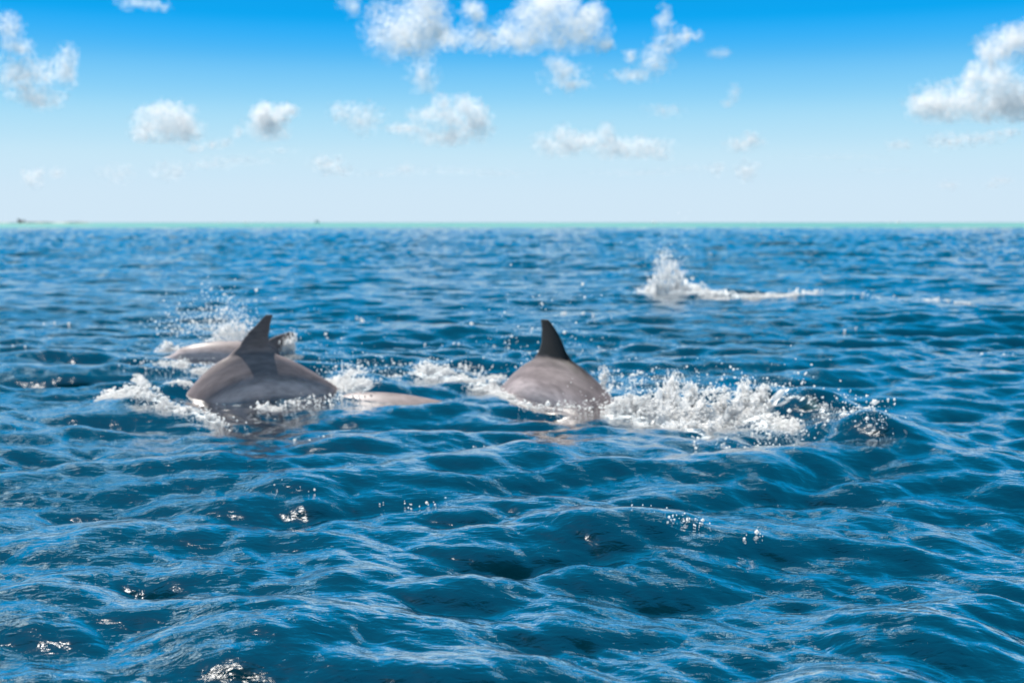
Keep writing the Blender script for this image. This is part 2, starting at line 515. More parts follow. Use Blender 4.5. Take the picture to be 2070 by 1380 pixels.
make_cloud([(1140, 152, 42, 32), (1125, 130, 28, 20), (1165, 170, 30, 14)], 8500, 'small round cloud hanging under the broadest cloud bank', depth=1.5, wisp=0.3, seed=26)
make_cloud([(1280, 152, 50, 13), (1322, 122, 34, 30), (1352, 78, 38, 26), (1341, 38, 17, 24), (1395, 72, 24, 12), (1275, 112, 14, 14)], 7800, 'slanting cloud like a leaning figure with a thin raised arm', depth=1.5, wisp=0.25, seed=27)
make_cloud([(925, 240, 52, 36), (897, 212, 20, 20), (942, 210, 26, 18), (965, 250, 32, 34), (900, 278, 66, 16), (828, 260, 38, 12), (868, 235, 40, 16)], 14500, 'towering white cumulus with a flat base and side shelves', depth=2.0, wisp=0.1, seed=28, base=297)
make_cloud([(1130, 292, 52, 24), (1138, 268, 22, 16), (1190, 285, 42, 20), (1228, 268, 20, 18), (1250, 300, 56, 22), (1315, 302, 44, 22), (1345, 330, 22, 10)], 16500, 'long low white cumulus with two humps at the same level as its base', depth=1.8, wisp=0.1, seed=29, base=322)
make_cloud([(1342, 224, 40, 13)], 12000, 'faint flat smear of cloud above the long low cumulus', depth=0.90, wisp=0.3, seed=30)
make_cloud([(1485, 188, 12, 18), (1474, 208, 14, 10)], 11000, 'tiny upright wisp alone in open blue sky', depth=1.20, wisp=0.3, scrap=1.15, seed=31)
make_cloud([(1500, 292, 38, 14), (1515, 282, 22, 14)], 16000, 'small wedge-shaped white cloud over a pale round puff', depth=1.6, wisp=0.1, scrap=1.2, seed=32)
make_cloud([(1510, 344, 26, 20), (1452, 344, 16, 12)], 22000, 'pale round puff low under the wedge-shaped cloud', depth=1.35, wisp=0.3, scrap=1.2, seed=33)
make_cloud([(1920, 208, 72, 40), (1870, 208, 28, 22), (2000, 215, 80, 38), (2070, 210, 60, 40), (1966, 152, 14, 26), (2015, 165, 55, 40)], 11400, 'great cumulus with a long level base and grey shaded hollow', depth=2.6, seed=5, base=249)
make_cloud([(2026, 92, 46, 34), (2000, 110, 24, 22), (2060, 75, 40, 28)], 11200, 'brilliant white dome of cloud rising behind the great cumulus', depth=2.8, seed=34)
make_cloud([(1920, 285, 48, 16), (1985, 280, 44, 12), (2040, 268, 30, 8)], 14500, 'flat white cloud lying just under the great cumulus', depth=1.3, wisp=0.2, seed=35)
make_cloud([(1818, 293, 24, 11)], 15000, 'little puff beside the flat white cloud', depth=1.1, wisp=0.2, scrap=1.2, seed=36)
make_cloud([(1920, 374, 22, 9)], 25000, 'smallest low puff beneath the flat white cloud', depth=1.0, wisp=0.2, scrap=1.15, seed=37)
make_cloud([(2025, 366, 22, 8), (2005, 375, 16, 6)], 25000, 'low slanting streak of cloud beneath the great cumulus', depth=1.0, wisp=0.2, scrap=1.15, seed=38)
make_cloud([(820, 341, 20, 9)], 22000, 'small pale fleck below the towering white cumulus', depth=1.20, wisp=0.2, scrap=1.15, seed=39)
make_cloud([(1455, 108, 22, 11)], 9500, 'thin grey scrap beside the leaning cloud', depth=0.90, wisp=0.4, scrap=1.2, seed=40)
make_cloud([(900, 345, 130, 7), (1010, 352, 80, 6), (780, 352, 70, 6)], 24000, 'long thin band of haze-like cloud under the towering white cumulus', depth=0.35, wisp=0.3, scrap=1.2, seed=41)
make_cloud([(1300, 350, 120, 7), (1400, 340, 60, 6)], 24000, 'thin band of pale cloud under the long low cumulus', depth=0.35, wisp=0.3, scrap=1.2, seed=42)
make_cloud([(1700, 318, 110, 6), (1790, 345, 90, 5)], 21000, 'dim streaky layer of cloud below the little puff', depth=0.3, wisp=0.3, scrap=1.2, seed=43)
# the rest of the same cloud field overhead, outside the picture but mirrored in the waves
up = []
for px_, py_, rx_, ry_ in [(200, -480, 200, 70), (-500, -900, 320, 120), (1500, -700, 200, 70)]:
    up += [(px_, py_, rx_, ry_), (px_ + rx_ * 0.6, py_ - ry_ * 0.4, rx_ * 0.5, ry_ * 0.7), (px_ - rx_ * 0.6, py_ + ry_ * 0.2, rx_ * 0.55, ry_ * 0.6)]
o = make_cloud(up, 2600, None, depth=1.6, wisp=0.2, scrap=16, seed=50)
del o['group']
tag(o, 'scattered clouds overhead, mirrored as grey patches in the near waves', 'clouds')
o.name = 'overhead_clouds'
o['kind'] = 'stuff'

# ------------------------------------------------------------------ dolphins
DL = 2.15          # body length
FIN_S = 0.545      # fin centre, as a share of the length from the beak tip

def loft(rings, closed_ends=True):
    n = len(rings[0]); V = np.concatenate(rings); F = []
    for r in range(len(rings) - 1):
        for k in range(n):
            k2 = (k + 1) % n
            F.append((r * n + k, r * n + k2, (r + 1) * n + k2, (r + 1) * n + k))
    V = list(map(tuple, V))
    caps = []
    if closed_ends:
        caps = [tuple(range(n))[::-1], tuple(range((len(rings) - 1) * n, len(rings) * n))]
    return V, F + caps

def blade(base_le, base_te, tip, le_bow, te_bow, thick, axis_thick, n=14, m=20, tip_round=0.10):
    """fin, flipper or fluke: leading and trailing edge curves, lens section; axis_thick is the thin direction"""
    base_le, base_te, tip = map(np.array, (base_le, base_te, tip))
    rings = []
    at_ = np.array(axis_thick, float)
    for i_ in range(n + 1):
        t = i_ / n
        le = base_le * (1 - t) + tip * t + np.array(le_bow) * 4 * t * (1 - t) * (1.15 - 0.3 * t)
        te = base_te * (1 - t) + tip * t + np.array(te_bow) * 4 * t * (1 - t)
        if t > 1 - tip_round:
            pass
        w_ = 0.11 * t ** 3; le, te = le + (base_le - base_te) * w_, te - (base_le - base_te) * w_ * 0.6
        ch = np.linalg.norm(le - te)
        th = max(thick * ch, 0.009)
        if i_ == n:
            le = tip + (base_le - base_te) * 0.09; te = tip - (base_le - base_te) * 0.06
            th = 0.009
        ring = []
        for k in range(m):
            a = 2 * math.pi * k / m
            u = 0.5 + 0.5 * math.cos(a)
            ring.append(te + (le - te) * u + at_ * th * math.sin(a) * (0.55 + 0.45 * u))
        rings.append(np.array(ring))
    return loft(rings)

def straight_dolphin(fin_h=0.33):
    """u forward (x), lateral (y), up (z), fin centre at the origin; one continuous skin"""
    S = [0, .015, .04, .075, .10, .125, .15, .19, .25, .32, .40, .48, .56, .64, .72, .80, .87, .93, .97, 1.0]
    HH = [.010, .022, .030, .036, .050, .080, .100, .122, .150, .175, .193, .198, .192, .170, .136, .098, .066, .044, .030, .014]
    WW = [.012, .026, .034, .042, .056, .078, .098, .122, .148, .168, .182, .186, .176, .150, .112, .072, .042, .026, .020, .012]
    ZC = [-.045, -.045, -.043, -.040, -.030, -.012, -.004, 0, 0, 0, 0, 0, 0, .004, .010, .014, .014, .010, .006, .004]
    ss = np.linspace(0, 1, 70)
    hh, ww, zc = np.interp(ss, S, HH), np.interp(ss, S, WW), np.interp(ss, S, ZC)
    ker = np.array([1, 2, 3, 2, 1]) / 9
    hh = np.convolve(np.pad(hh, 2, 'edge'), ker, 'valid'); ww = np.convolve(np.pad(ww, 2, 'edge'), ker, 'valid')
    rings = []
    for s, a_, b_, z in zip(ss, hh, ww, zc):
        th = np.linspace(0, 2 * math.pi, 40, endpoint=False)
        u_ = (FIN_S - s) * DL
        keel = 1 + 0.05 * np.exp(-((th - math.pi / 2) / 0.35) ** 2) + 0.36 * math.exp(-((u_ - 0.02) / 0.24) ** 2) * np.exp(-((th - math.pi / 2) / 0.48) ** 2)
        rings.append(np.c_[np.full(40, (FIN_S - s) * DL), b_ * np.cos(th) * (1 - 0.10 * np.sin(th)), z + a_ * np.sin(th) * keel])
    parts = [loft(rings)]
    top = 0.165
    parts.append(blade((0.21, 0, top - .03), (-0.16, 0, top - .02), (-0.10, 0, top + fin_h + .01), (0.03, 0, 0.02), (0.03, 0, -0.01), 0.13, (0, 1, 0), n=22))
    for sgn in (-1, 1):
        parts.append(blade((0.63, sgn * .10, -.10), (0.46, sgn * .11, -.11), (0.30, sgn * .36, -.26), (0.06, sgn * .04, 0), (0.0, sgn * .01, 0), 0.12, (0, 0.5, 0.85)))
        parts.append(blade((-0.83, sgn * .005, .01), (-0.975, sgn * .005, .01), (-1.06, sgn * .27, .01), (0.06, 0, 0), (0.03, 0, 0), 0.12, (0, 0, 1)))
    V, F = [], []
    for v, f in parts:
        o = len(V); V += v; F += [tuple(o + i_ for i_ in q) for q in f]
    me = bpy.data.meshes.new('skin'); me.from_pydata(V, [], F)
    bm_ = bmesh.new(); bm_.from_mesh(me); bmesh.ops.recalc_face_normals(bm_, faces=bm_.faces); bm_.to_mesh(me); bm_.free()
    ob = bpy.data.objects.new('skin', me); col.objects.link(ob)
    md = ob.modifiers.new('r', 'REMESH'); md.mode = 'VOXEL'; md.voxel_size = 0.0084
    sm = ob.modifiers.new('s', 'SMOOTH'); sm.factor = 0.5; sm.iterations = 7
    ev = ob.evaluated_get(bpy.context.evaluated_depsgraph_get())
    res = bpy.data.meshes.new_from_object(ev)
    nv = len(res.vertices)
    co = np.empty(nv * 3, np.float32); res.vertices.foreach_get('co', co)
    fa = np.empty(len(res.loops), np.int32); res.loops.foreach_get('vertex_index', fa)
    bpy.data.objects.remove(ob, do_unlink=True)
    return co.reshape(-1, 3).astype(float), fa.reshape(-1, 4)

D_CO, D_FA = straight_dolphin()

def bend(co, kf, kb, w=0.42):
    """arch the spine: curvature kf ahead of the fin, kb behind it (1/m), easing out away from the fin"""
    ug = np.linspace(-1.4, 1.4, 2801)
    th = np.where(ug > 0, kf, kb) * w * np.tanh(ug / w) + np.where(ug > 0, kf, kb) * 0.25 * ug
    du = ug[1] - ug[0]
    X_ = np.cumsum(np.cos(th)) * du; Z_ = -np.cumsum(np.sin(th)) * du
    X_ -= X_[1400]; Z_ -= Z_[1400]
    u = co[:, 0]
    t = np.interp(u, ug, th)
    return np.c_[np.interp(u, ug, X_) + np.sin(t) * co[:, 2], co[:, 1], np.interp(u, ug, Z_) + np.cos(t) * co[:, 2]]

MAT_SKIN, n, l, b = principled('wet_dolphin_skin', (0.3, 0.27, 0.27), 0.32)
b.inputs['Specular IOR Level'].default_value = 0.32
b.inputs['Coat Weight'].default_value = 0.12
b.inputs['Coat Roughness'].default_value = 0.3
at_n = n.new('ShaderNodeAttribute'); at_n.attribute_name = 'rest'
def nnode(t, **kw):
    q = n.new(t)
    for k_, v_ in kw.items():
        setattr(q, k_, v_)
    return q
sx = nnode('ShaderNodeSeparateXYZ'); l.new(at_n.outputs['Vector'], sx.inputs[0])
mpn = nnode('ShaderNodeMapping'); mpn.inputs['Scale'].default_value = (0.55, 1, 1.6)
l.new(at_n.outputs['Vector'], mpn.inputs['Vector'])
nz = nnode('ShaderNodeTexNoise'); nz.inputs['Scale'].default_value = 7; nz.inputs['Detail'].default_value = 5; nz.inputs['Distortion'].default_value = 0.6
l.new(mpn.outputs[0], nz.inputs['Vector'])
# height on the flank, warped, picks the pigment: dark fin and cape, pale flank band, grey side
ma = nnode('ShaderNodeMath', operation='MULTIPLY_ADD'); ma.inputs[1].default_value = 0.16; l.new(nz.outputs['Fac'], ma.inputs[0]); l.new(sx.outputs['Z'], ma.inputs[2])
mr = nnode('ShaderNodeMapRange'); mr.inputs['From Min'].default_value = -0.16; mr.inputs['From Max'].default_value = 0.50
l.new(ma.outputs[0], mr.inputs['Value'])
cr = nnode('ShaderNodeValToRGB')
skin = [(0.0, (.46, .40, .41)), (0.16, (.56, .48, .49)), (0.27, (.32, .272, .282)), (0.36, (.44, .376, .384)), (0.46, (.48, .406, .412)), (0.56, (.21, .172, .178)), (0.66, (.25, .205, .21)), (0.86, (.13, .106, .108)), (1.0, (.11, .09, .092))]
while len(cr.color_ramp.elements) < len(skin):
    cr.color_ramp.elements.new(0.5)
for e, (p, c) in zip(cr.color_ramp.elements, skin):
    e.position = p; e.color = (*c, 1)
l.new(mr.outputs[0], cr.inputs['Fac'])
nz2 = nnode('ShaderNodeTexNoise'); nz2.inputs['Scale'].default_value = 26; nz2.inputs['Detail'].default_value = 6
l.new(mpn.outputs[0], nz2.inputs['Vector'])
mr2 = nnode('ShaderNodeMapRange'); mr2.inputs['From Min'].default_value = 0.3; mr2.inputs['From Max'].default_value = 0.7; mr2.inputs['To Min'].default_value = 0.72; mr2.inputs['To Max'].default_value = 1.18
l.new(nz2.outputs['Fac'], mr2.inputs['Value'])
mul = nnode('ShaderNodeMix', data_type='RGBA', blend_type='MULTIPLY'); mul.inputs['Factor'].default_value = 1
l.new(cr.outputs[0], mul.inputs['A']); l.new(mr2.outputs[0], mul.inputs['B'])
l.new(mul.outputs['Result'], b.inputs['Base Color'])
bp = nnode('ShaderNodeBump'); bp.inputs['Distance'].default_value = 0.004; bp.inputs['Strength'].default_value = 0.25
l.new(nz.outputs['Fac'], bp.inputs['Height']); l.new(bp.outputs[0], b.inputs['Normal'])
rr = nnode('ShaderNodeMapRange'); rr.inputs['To Min'].default_value = 0.40; rr.inputs['To Max'].default_value = 0.66
l.new(nz2.outputs['Fac'], rr.inputs['Value']); l.new(rr.outputs[0], b.inputs['Roughness'])

def make_dolphin(px, py, top, yaw, label, kf=0.9, kb=0.9, pitch=0.0, roll=0.0, size=1.0, finw=1.0, mat=None, zc=None, rake=0.0):
    """px, py: where the water under the fin shows; top: height of the back at the fin above mean sea level;
    yaw: heading in degrees from +X (0 = to the right, -90 = to the viewer)"""
    rest = D_CO.copy()
    co = rest.copy()
    fin = np.clip((co[:, 2] - 0.21) / 0.10, 0, 1)
    co[:, 0] *= 1 + (finw - 1) * fin
    co[:, 0] += rake * np.clip(co[:, 2] - 0.22, 0, 1)
    co = bend(co, kf, kb) * size
    co[:, 2] -= 0.2 * size if zc is None else zc
    M = Matrix.Rotation(math.radians(yaw), 3, 'Z') @ Matrix.Rotation(math.radians(-pitch), 3, 'Y') @ Matrix.Rotation(math.radians(roll), 3, 'X')
    o = mesh_obj('dolphin', co, D_FA, mat or MAT_SKIN)
    at_ = o.data.attributes.new('rest', 'FLOAT_VECTOR', 'POINT')
    at_.data.foreach_set('vector', rest.astype(np.float32).ravel())
    p = at(px, py, 0.0)
    o.location = (p[0], p[1], top)
    o.rotation_euler = M.to_euler()
    tag(o, label, 'dolphin', 'dolphins swimming at the surface')
    return o


MAT_SKIN_FIN_SHADE = MAT_SKIN.copy()  # skin copy with the shaded side of the fin painted near-black
MAT_SKIN_FIN_SHADE.name = 'wet_dolphin_skin_painted_fin_shade'
for nd in MAT_SKIN_FIN_SHADE.node_tree.nodes:
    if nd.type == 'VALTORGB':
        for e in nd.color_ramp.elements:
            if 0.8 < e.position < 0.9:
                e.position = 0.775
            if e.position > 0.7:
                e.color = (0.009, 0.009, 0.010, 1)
make_dolphin(522, 804, 0.232, 200, 'grey dolphin arching its pale-banded back, tall curved fin upright, before another fin', kf=2.2, kb=0.95, roll=-4, finw=0.56, size=0.9)
make_dolphin(1112, 803, 0.20, -42, 'grey dolphin with a straight triangular fin painted black for its shade, beside the largest white splash', kf=1.5, kb=1.5, roll=2, finw=0.66, size=0.9, rake=0.14, mat=MAT_SKIN_FIN_SHADE)
make_dolphin(550, 722, 0.03, 190, 'dolphin breaking surface in a haze of spray, its small dark hooked fin behind another dolphin', kf=0.75, kb=0.6, pitch=28, size=0.73, finw=0.75)
make_dolphin(1000, 810, -0.203, 174, 'dolphin rising just under the surface, a pale grey patch between two arched backs', kf=0.8, kb=0.4, pitch=38)
make_dolphin(1590, 606, -0.31, 186, 'far dolphin lying almost awash behind a tall plume of spray', kf=0.2, kb=0.4, pitch=22)

# ------------------------------------------------------------------ far shore and boats
MAT_SAND, _, _, _ = principled('coral_sand', (0.55, 0.48, 0.36), 0.9)
MAT_LEAF, n, l, b = principled('shore_foliage', (0.06, 0.14, 0.08), 0.7)
MAT_WOOD, _, _, _ = principled('brown_timber', (0.20, 0.12, 0.08), 0.7)
MAT_THATCH, _, _, _ = principled('grey_thatch', (0.11, 0.10, 0.09), 0.9)
MAT_WALL, _, _, _ = principled('red_painted_wall', (0.45, 0.16, 0.12), 0.7)
MAT_HULL, _, _, _ = principled('white_gelcoat', (0.80, 0.80, 0.78), 0.3)
MAT_BRIGHT_WHITE = white_matter('bright_translucent_white', (0.9, 0.9, 0.9), 0.5)  # translucent, so the boat tops stay bright when lit from behind
MAT_GLASS, _, _, _ = principled('dark_window', (0.03, 0.04, 0.05), 0.1)
LAG_Z = -0.03

def empty(name, loc):
    o = bpy.data.objects.new(name, None); col.objects.link(o); o.location = loc
    return o

# low coral island: a long flat bank
px0, px1, DI = -260, 186, 2100.0
a0, a1 = at_d(px0, 452, DI), at_d(px1, 452, DI)
nx = 90
xs = np.linspace(a0[0], a1[0], nx)
prof = [(-18, -0.3), (-10, 0.5), (0, 1.0), (18, 1.0), (30, -0.3)]
Vv = []
for i_, x_ in enumerate(xs):
    e_ = min(1, (nx - 1 - i_) / 5 + 0.05)
    for dy_, z_ in prof:
        Vv.append((x_, DI + dy_ * e_, LAG_Z + z_ * e_))
m_ = len(prof)
Ff = [(i_ * m_ + k, (i_ + 1) * m_ + k, (i_ + 1) * m_ + k + 1, i_ * m_ + k + 1) for i_ in range(nx - 1) for k in range(m_ - 1)]
tag(mesh_obj('coral_island', Vv, Ff, MAT_SAND), 'low sandy coral island on the horizon', 'island', kind='structure')
# scrub that covers it: one green mass at this distance
r = np.random.default_rng(5)
nb = 5200
bx_ = a0[0] + (a1[0] - a0[0]) * r.random(nb)
dens = fbm(np.c_[bx_ / 26, np.zeros(nb), np.zeros(nb)], 3, 4)
keep = dens > 0.30 + 0.15 * r.random(nb)
bx_ = bx_[keep]; dens = dens[keep]; nb = len(bx_)
C = np.c_[bx_, DI + 2 + r.normal(size=nb) * 6, LAG_Z + 0.6 + r.random(nb) * (0.6 + 2.6 * (dens - 0.38))]
u_ = r.normal(size=(nb, 4, 3)) * 0.55
Vs = (C[:, None] + u_).reshape(-1, 3)
tag(mesh_obj('shore_scrub', Vs, np.arange(4 * nb).reshape(-1, 4), MAT_LEAF, smooth=False), 'thin dark green line of scrub on the low island', 'scrub', kind='stuff')

def box(x0, x1, y0, y1, z0, z1):
    v = [(x, y, z) for z in (z0, z1) for y in (y0, y1) for x in (x0, x1)]
    return v, [(0, 2, 3, 1), (4, 5, 7, 6), (0, 1, 5, 4), (2, 6, 7, 3), (0, 4, 6, 2), (1, 3, 7, 5)]

hp = at_d(41, 452, DI)
hut = empty('beach_hut', (hp[0], DI, LAG_Z + 0.95))
v, f = box(-3.0, 3.0, -2, 2, 0, 2.6); mesh_obj('wall', v, f, MAT_WALL, hut, smooth=False)
v = [(-3.8, -2.8, 2.5), (3.8, -2.8, 2.5), (3.8, 2.8, 2.5), (-3.8, 2.8, 2.5), (-1.8, 0, 5.0), (1.8, 0, 5.0)]
me = bpy.data.meshes.new('roof'); me.from_pydata(v, [], [(0, 1, 5, 4), (1, 2, 5), (2, 3, 4, 5), (3, 0, 4), (3, 2, 1, 0)]); me.materials.append(MAT_THATCH)
o = bpy.data.objects.new('roof', me); col.objects.link(o); o.parent = hut
v, f = box(-0.5, 0.5, -2.06, -1.95, 0.05, 2.0); mesh_obj('door', v, f, MAT_WOOD, hut, smooth=False)
tag(hut, 'tiny red-walled hut with a dark roof on the low green island', 'hut')

def far_tree(px, h, label, seed):
    p = at_d(px, 452, DI)
    t = empty('shore_tree', (p[0], DI + 4, LAG_Z + 0.9))
    r = np.random.default_rng(seed)
    ring = []
    for z_, rr_ in ((0, .28), (h * .35, .2), (h * .7, .12)):
        th = np.linspace(0, 2 * math.pi, 6, endpoint=False)
        ring.append(np.c_[rr_ * np.cos(th), rr_ * np.sin(th), np.full(6, z_)])
    v, f = loft(ring); me = bpy.data.meshes.new('trunk'); me.from_pydata(v, [], f); me.materials.append(MAT_WOOD)
    o = bpy.data.objects.new('trunk', me); col.objects.link(o); o.parent = t
    q = r.normal(size=(220, 3)); q /= np.linalg.norm(q, axis=1)[:, None]; q *= (r.random(220) ** .4)[:, None] * np.array((h * .42, h * .42, h * .34)); q[:, 2] += h * .7
    mesh_obj('crown', (q[:, None] + r.normal(size=(220, 4, 3)) * .32).reshape(-1, 3), np.arange(880).reshape(-1, 4), MAT_LEAF, t, smooth=False)
    tag(t, label, 'tree', 'trees beside the hut')
far_tree(36, 6.5, 'taller dark tree beside the tiny hut on the island', 3)
far_tree(47, 4.8, 'shorter dark tree on the other side of the tiny hut', 4)

def boat(px, dist, length, label, tower=0.0, heading=0.0):
    p = at_d(px, 452, dist)
    t = empty('motor_boat', (p[0], dist, LAG_Z))
    t.rotation_euler = (0, 0, heading)
    L = length; W = L * 0.3; Hh = L * 0.08
    secs = []
    for s_, w_, lift in ((-.5, .85, 0), (-.2, 1, 0), (.15, .95, .05), (.36, .6, .2), (.5, .06, .4)):
        y_ = W * 0.5 * w_
        z1_ = Hh * (1 + lift)
        secs.append(np.array([(s_ * L, -y_, z1_), (s_ * L, -y_ * .8, -Hh * .2), (s_ * L, y_ * .8, -Hh * .2), (s_ * L, y_, z1_)]))
    v, f = loft(secs)
    me = bpy.data.meshes.new('hull'); me.from_pydata(v, [], f); me.materials.append(MAT_HULL)
    o = bpy.data.objects.new('hull', me); col.objects.link(o); o.parent = t
    v, f = box(-.28 * L, .16 * L, -W * .2, W * .2, Hh * 0.98, Hh * 1.6); mesh_obj('cabin', v, f, MAT_BRIGHT_WHITE, t, smooth=False)
    z0_, z1_ = Hh * 1.2, L * (0.32 + 0.1 * tower)
    v = [(-.4 * L, -W * .7, z0_), (.26 * L, -W * .7, z0_), (.26 * L, W * .7, z0_), (-.4 * L, W * .7, z0_), (-.4 * L, 0, z1_), (.2 * L, 0, z1_)]
    me = bpy.data.meshes.new('sun_gable'); me.from_pydata(v, [], [(0, 1, 5, 4), (1, 2, 5), (2, 3, 4, 5), (3, 0, 4), (3, 2, 1, 0)]); me.materials.append(MAT_BRIGHT_WHITE)  # added white gable, sloped to catch the sun and brighten the boat
    o = bpy.data.objects.new('sun_gable', me); col.objects.link(o); o.parent = t
    tag(t, label, 'boat', 'white boats far out on the lagoon')
boat(445, 2300, 8, 'smallest faint white boat on the lagoon, next to a pair of boats', 0, .2)
boat(497, 2000, 9, 'longer white boat of a close pair on the lagoon', 0, .1)
boat(509, 2000, 5, 'shorter white boat of a close pair on the lagoon', 0, .3)
boat(642, 2300, 12, 'tallest white boat on the lagoon, alone with a high cabin', 1.6, .1)
boat(1322, 1900, 10, 'low white boat on the lagoon under the long low cumulus', 0, 3.0)
boat(1533, 2300, 6, 'tiny white boat on the lagoon under the wedge-shaped cloud', 0, .4)
boat(1795, 2200, 6, 'smaller white boat of a pair on the lagoon beyond the spray plume', 0, .4)
boat(1816, 1900, 9, 'larger white boat of a pair on the lagoon beyond the spray plume', .4, .2)

# ------------------------------------------------------------------ white water
MAT_FOAM = white_matter('white_water', (0.99, 0.99, 0.99), 0.52, 0.04)
_ico = bmesh.new(); bmesh.ops.create_icosphere(_ico, subdivisions=1, radius=1.0)
ICO_V = np.array([v.co[:] for v in _ico.verts]); ICO_F = np.array([[v.index for v in f.verts] for f in _ico.faces]); _ico.free()
OCT_V = np.array([(1, 0, 0), (-1, 0, 0), (0, 1, 0), (0, -1, 0), (0, 0, 1), (0, 0, -1.0)])
OCT_F = np.array([(0, 2, 4), (2, 1, 4), (1, 3, 4), (3, 0, 4), (2, 0, 5), (1, 2, 5), (3, 1, 5), (0, 3, 5)])

def along(pl, n, r):
    """n points spread along a pixel polyline on the sea: position, unit direction along it, share run"""
    pts = np.array([at(*p)[:2] for p in pl])
    seg = np.linalg.norm(np.diff(pts, axis=0), axis=1)
    cum = np.r_[0, np.cumsum(seg)]
    t = r.random(n) * cum[-1]
    i_ = np.clip(np.searchsorted(cum, t) - 1, 0, len(seg) - 1)
    f = (t - cum[i_]) / seg[i_]
    p = pts[i_] + (pts[i_ + 1] - pts[i_]) * f[:, None]
    return p, t / cum[-1]

class Spray:
    def __init__(self, seed):
        self.P, self.S, self.K, self.T, self.r = [], [], [], [], np.random.default_rng(seed)
    def crest(self, pl, n, width, height, size, clump=0.06, thr=0.5, hug=0.4):
        """broken water riding on a crest: lumps and beads, densest at the surface"""
        r = self.r
        n = int(n * 1.5); size *= 0.62; width *= 0.85
        if height < 0.052:
            height *= 0.5
        m = int(n * 2.6)
        p, run = along(pl, m, r)
        p = p + r.normal(size=(m, 2)) * width * np.array((1.0, 0.9))
        zz = np.abs(r.normal(size=m)) ** 1.3 * height * (0.35 + 1.3 * vnoise(np.c_[p / 0.11, np.zeros(m)], 4))
        nz_ = fbm(np.c_[p / clump, zz / clump], 4, 3, 0.55)
        k = np.argsort(-(nz_ + r.random(m) * 0.22 - zz / (height + 1e-6) * 0.05 - np.hypot(*(r.normal(size=(2, m)) * 0.02))))[:int(n)]
        p, zz = p[k], zz[k]
        w = water_z(p[:, 0], p[:, 1])
        sink = 0.004 * hug
        self.P.append(np.c_[p, w + zz * 1.0 - sink]); self.S.append(size * np.exp(r.normal(size=len(p)) * 0.5)); self.K.append(np.c_[1 + 1.6 * r.random(len(p)) ** 2, np.ones(len(p)), 0.6 + 0.6 * r.random(len(p))])
        return self
    def beads(self, pl, n, width, height, size, bias=1.0):
        """separate drops above the water"""
        r = self.r
        size *= 0.78
        p, run = along(pl, n, r)
        p = p + r.normal(size=(n, 2)) * width
        w = water_z(p[:, 0], p[:, 1])
        self.P.append(np.c_[p, w + 0.003 + height * r.random(n) ** bias]); self.S.append(size * np.exp(r.normal(size=n) * 0.5)); self.K.append(np.ones((n, 3)))
        return self
    def jet(self, px, py, up, lean, n, size, spread=0.03, curl=0.0):
        """a tongue of water flung up: thick at the root, breaking into drops"""
        r = self.r
        b_ = at(px, py)
        t = r.random(n) ** 1.4
        z0 = float(water_z(np.array([b_[0]]), np.array([b_[1]]))[0])
        x = b_[0] + lean * t + curl * np.sin(t * 5) * up * 0.3
        j_ = r.normal(size=(n, 3)) * spread * (0.35 + 0.9 * t)[:, None]
        z = z0 + up * (1.6 * t - 0.6 * t * t)
        fil = 0.02 * np.sin(9 * t + r.integers(0, 4, n) * 1.7)
        self.P.append(np.c_[x + fil + j_[:, 0], b_[1] + j_[:, 1], z + j_[:, 2]]); self.S.append(size * (1.15 - 0.5 * t) * np.exp(r.normal(size=n) * 0.5)); self.K.append(np.c_[np.ones(n), np.ones(n), 1 + 2.2 * r.random(n)])
        return self
    def cloud(self, px, py, rx, ry, rz, n, size, lift=0.0):
        """drops hanging in the air round a point: radii in metres"""
        r = self.r
        b_ = at(px, py)
        size *= 0.8
        p = r.normal(size=(n, 3)) * np.array((rx, ry, rz)) * 0.6
        q = np.c_[b_[0] + p[:, 0], b_[1] + p[:, 1]]
        w = water_z(q[:, 0], q[:, 1])
        self.P.append(np.c_[q, w + lift + np.abs(p[:, 2])]); self.S.append(size * np.exp(r.normal(size=n) * 0.5)); self.K.append(np.ones((n, 3)))
        return self
    def sheet(self, px, py, w, h, lean, hole=0.5, depth=0.07, res=46):
        """torn curtain of thrown water: a warped film with holes, frayed into fingers at the top"""
        r = self.r
        b_ = at(px, py)
        u, v = np.meshgrid(np.linspace(0, 1, res), np.linspace(0, 1, res))
        o_ = r.random() * 90
        q = np.c_[u.ravel() * w / 0.05 + o_, v.ravel() * h / 0.09, np.full(u.size, o_)]
        n1 = (fbm(q, 3, 6) - 0.5).reshape(u.shape)
        n2 = (fbm(q * 0.6 + 31, 3, 7) - 0.5).reshape(u.shape)
        top = 0.35 + 1.1 * vnoise(np.c_[u[0] * w / 0.035 + o_, np.zeros(res), np.zeros(res)], 5)
        x = b_[0] + (u - 0.5) * w * (1 + 0.25 * v) + lean * v * v + n1 * 0.05
        y = b_[1] + n2 * depth * 2 + (v - 0.3) * depth
        z = water_z(x.ravel(), y.ravel()).reshape(u.shape) - 0.01 + h * top[None] * (1.5 * v - 0.5 * v * v) + n1 * 0.02
        ok = fbm(np.c_[u.ravel() * w / 0.022 + o_, v.ravel() * h / 0.05 + 3, np.full(u.size, o_)], 4, 9).reshape(u.shape) > hole - 0.12 + 0.26 * v ** 1.5 + 0.35 * np.abs(u - 0.5) ** 2
        i_ = (np.arange(res - 1)[:, None] * res + np.arange(res - 1)[None]).ravel()
        k = (ok[:-1, :-1] & ok[1:, 1:]).ravel()
        i_ = i_[k]
        F_ = np.concatenate([np.c_[i_, i_ + 1, i_ + res + 1], np.c_[i_, i_ + res + 1, i_ + res]])
        self.T.append((np.c_[x.ravel(), y.ravel(), z.ravel()], F_))
        return self
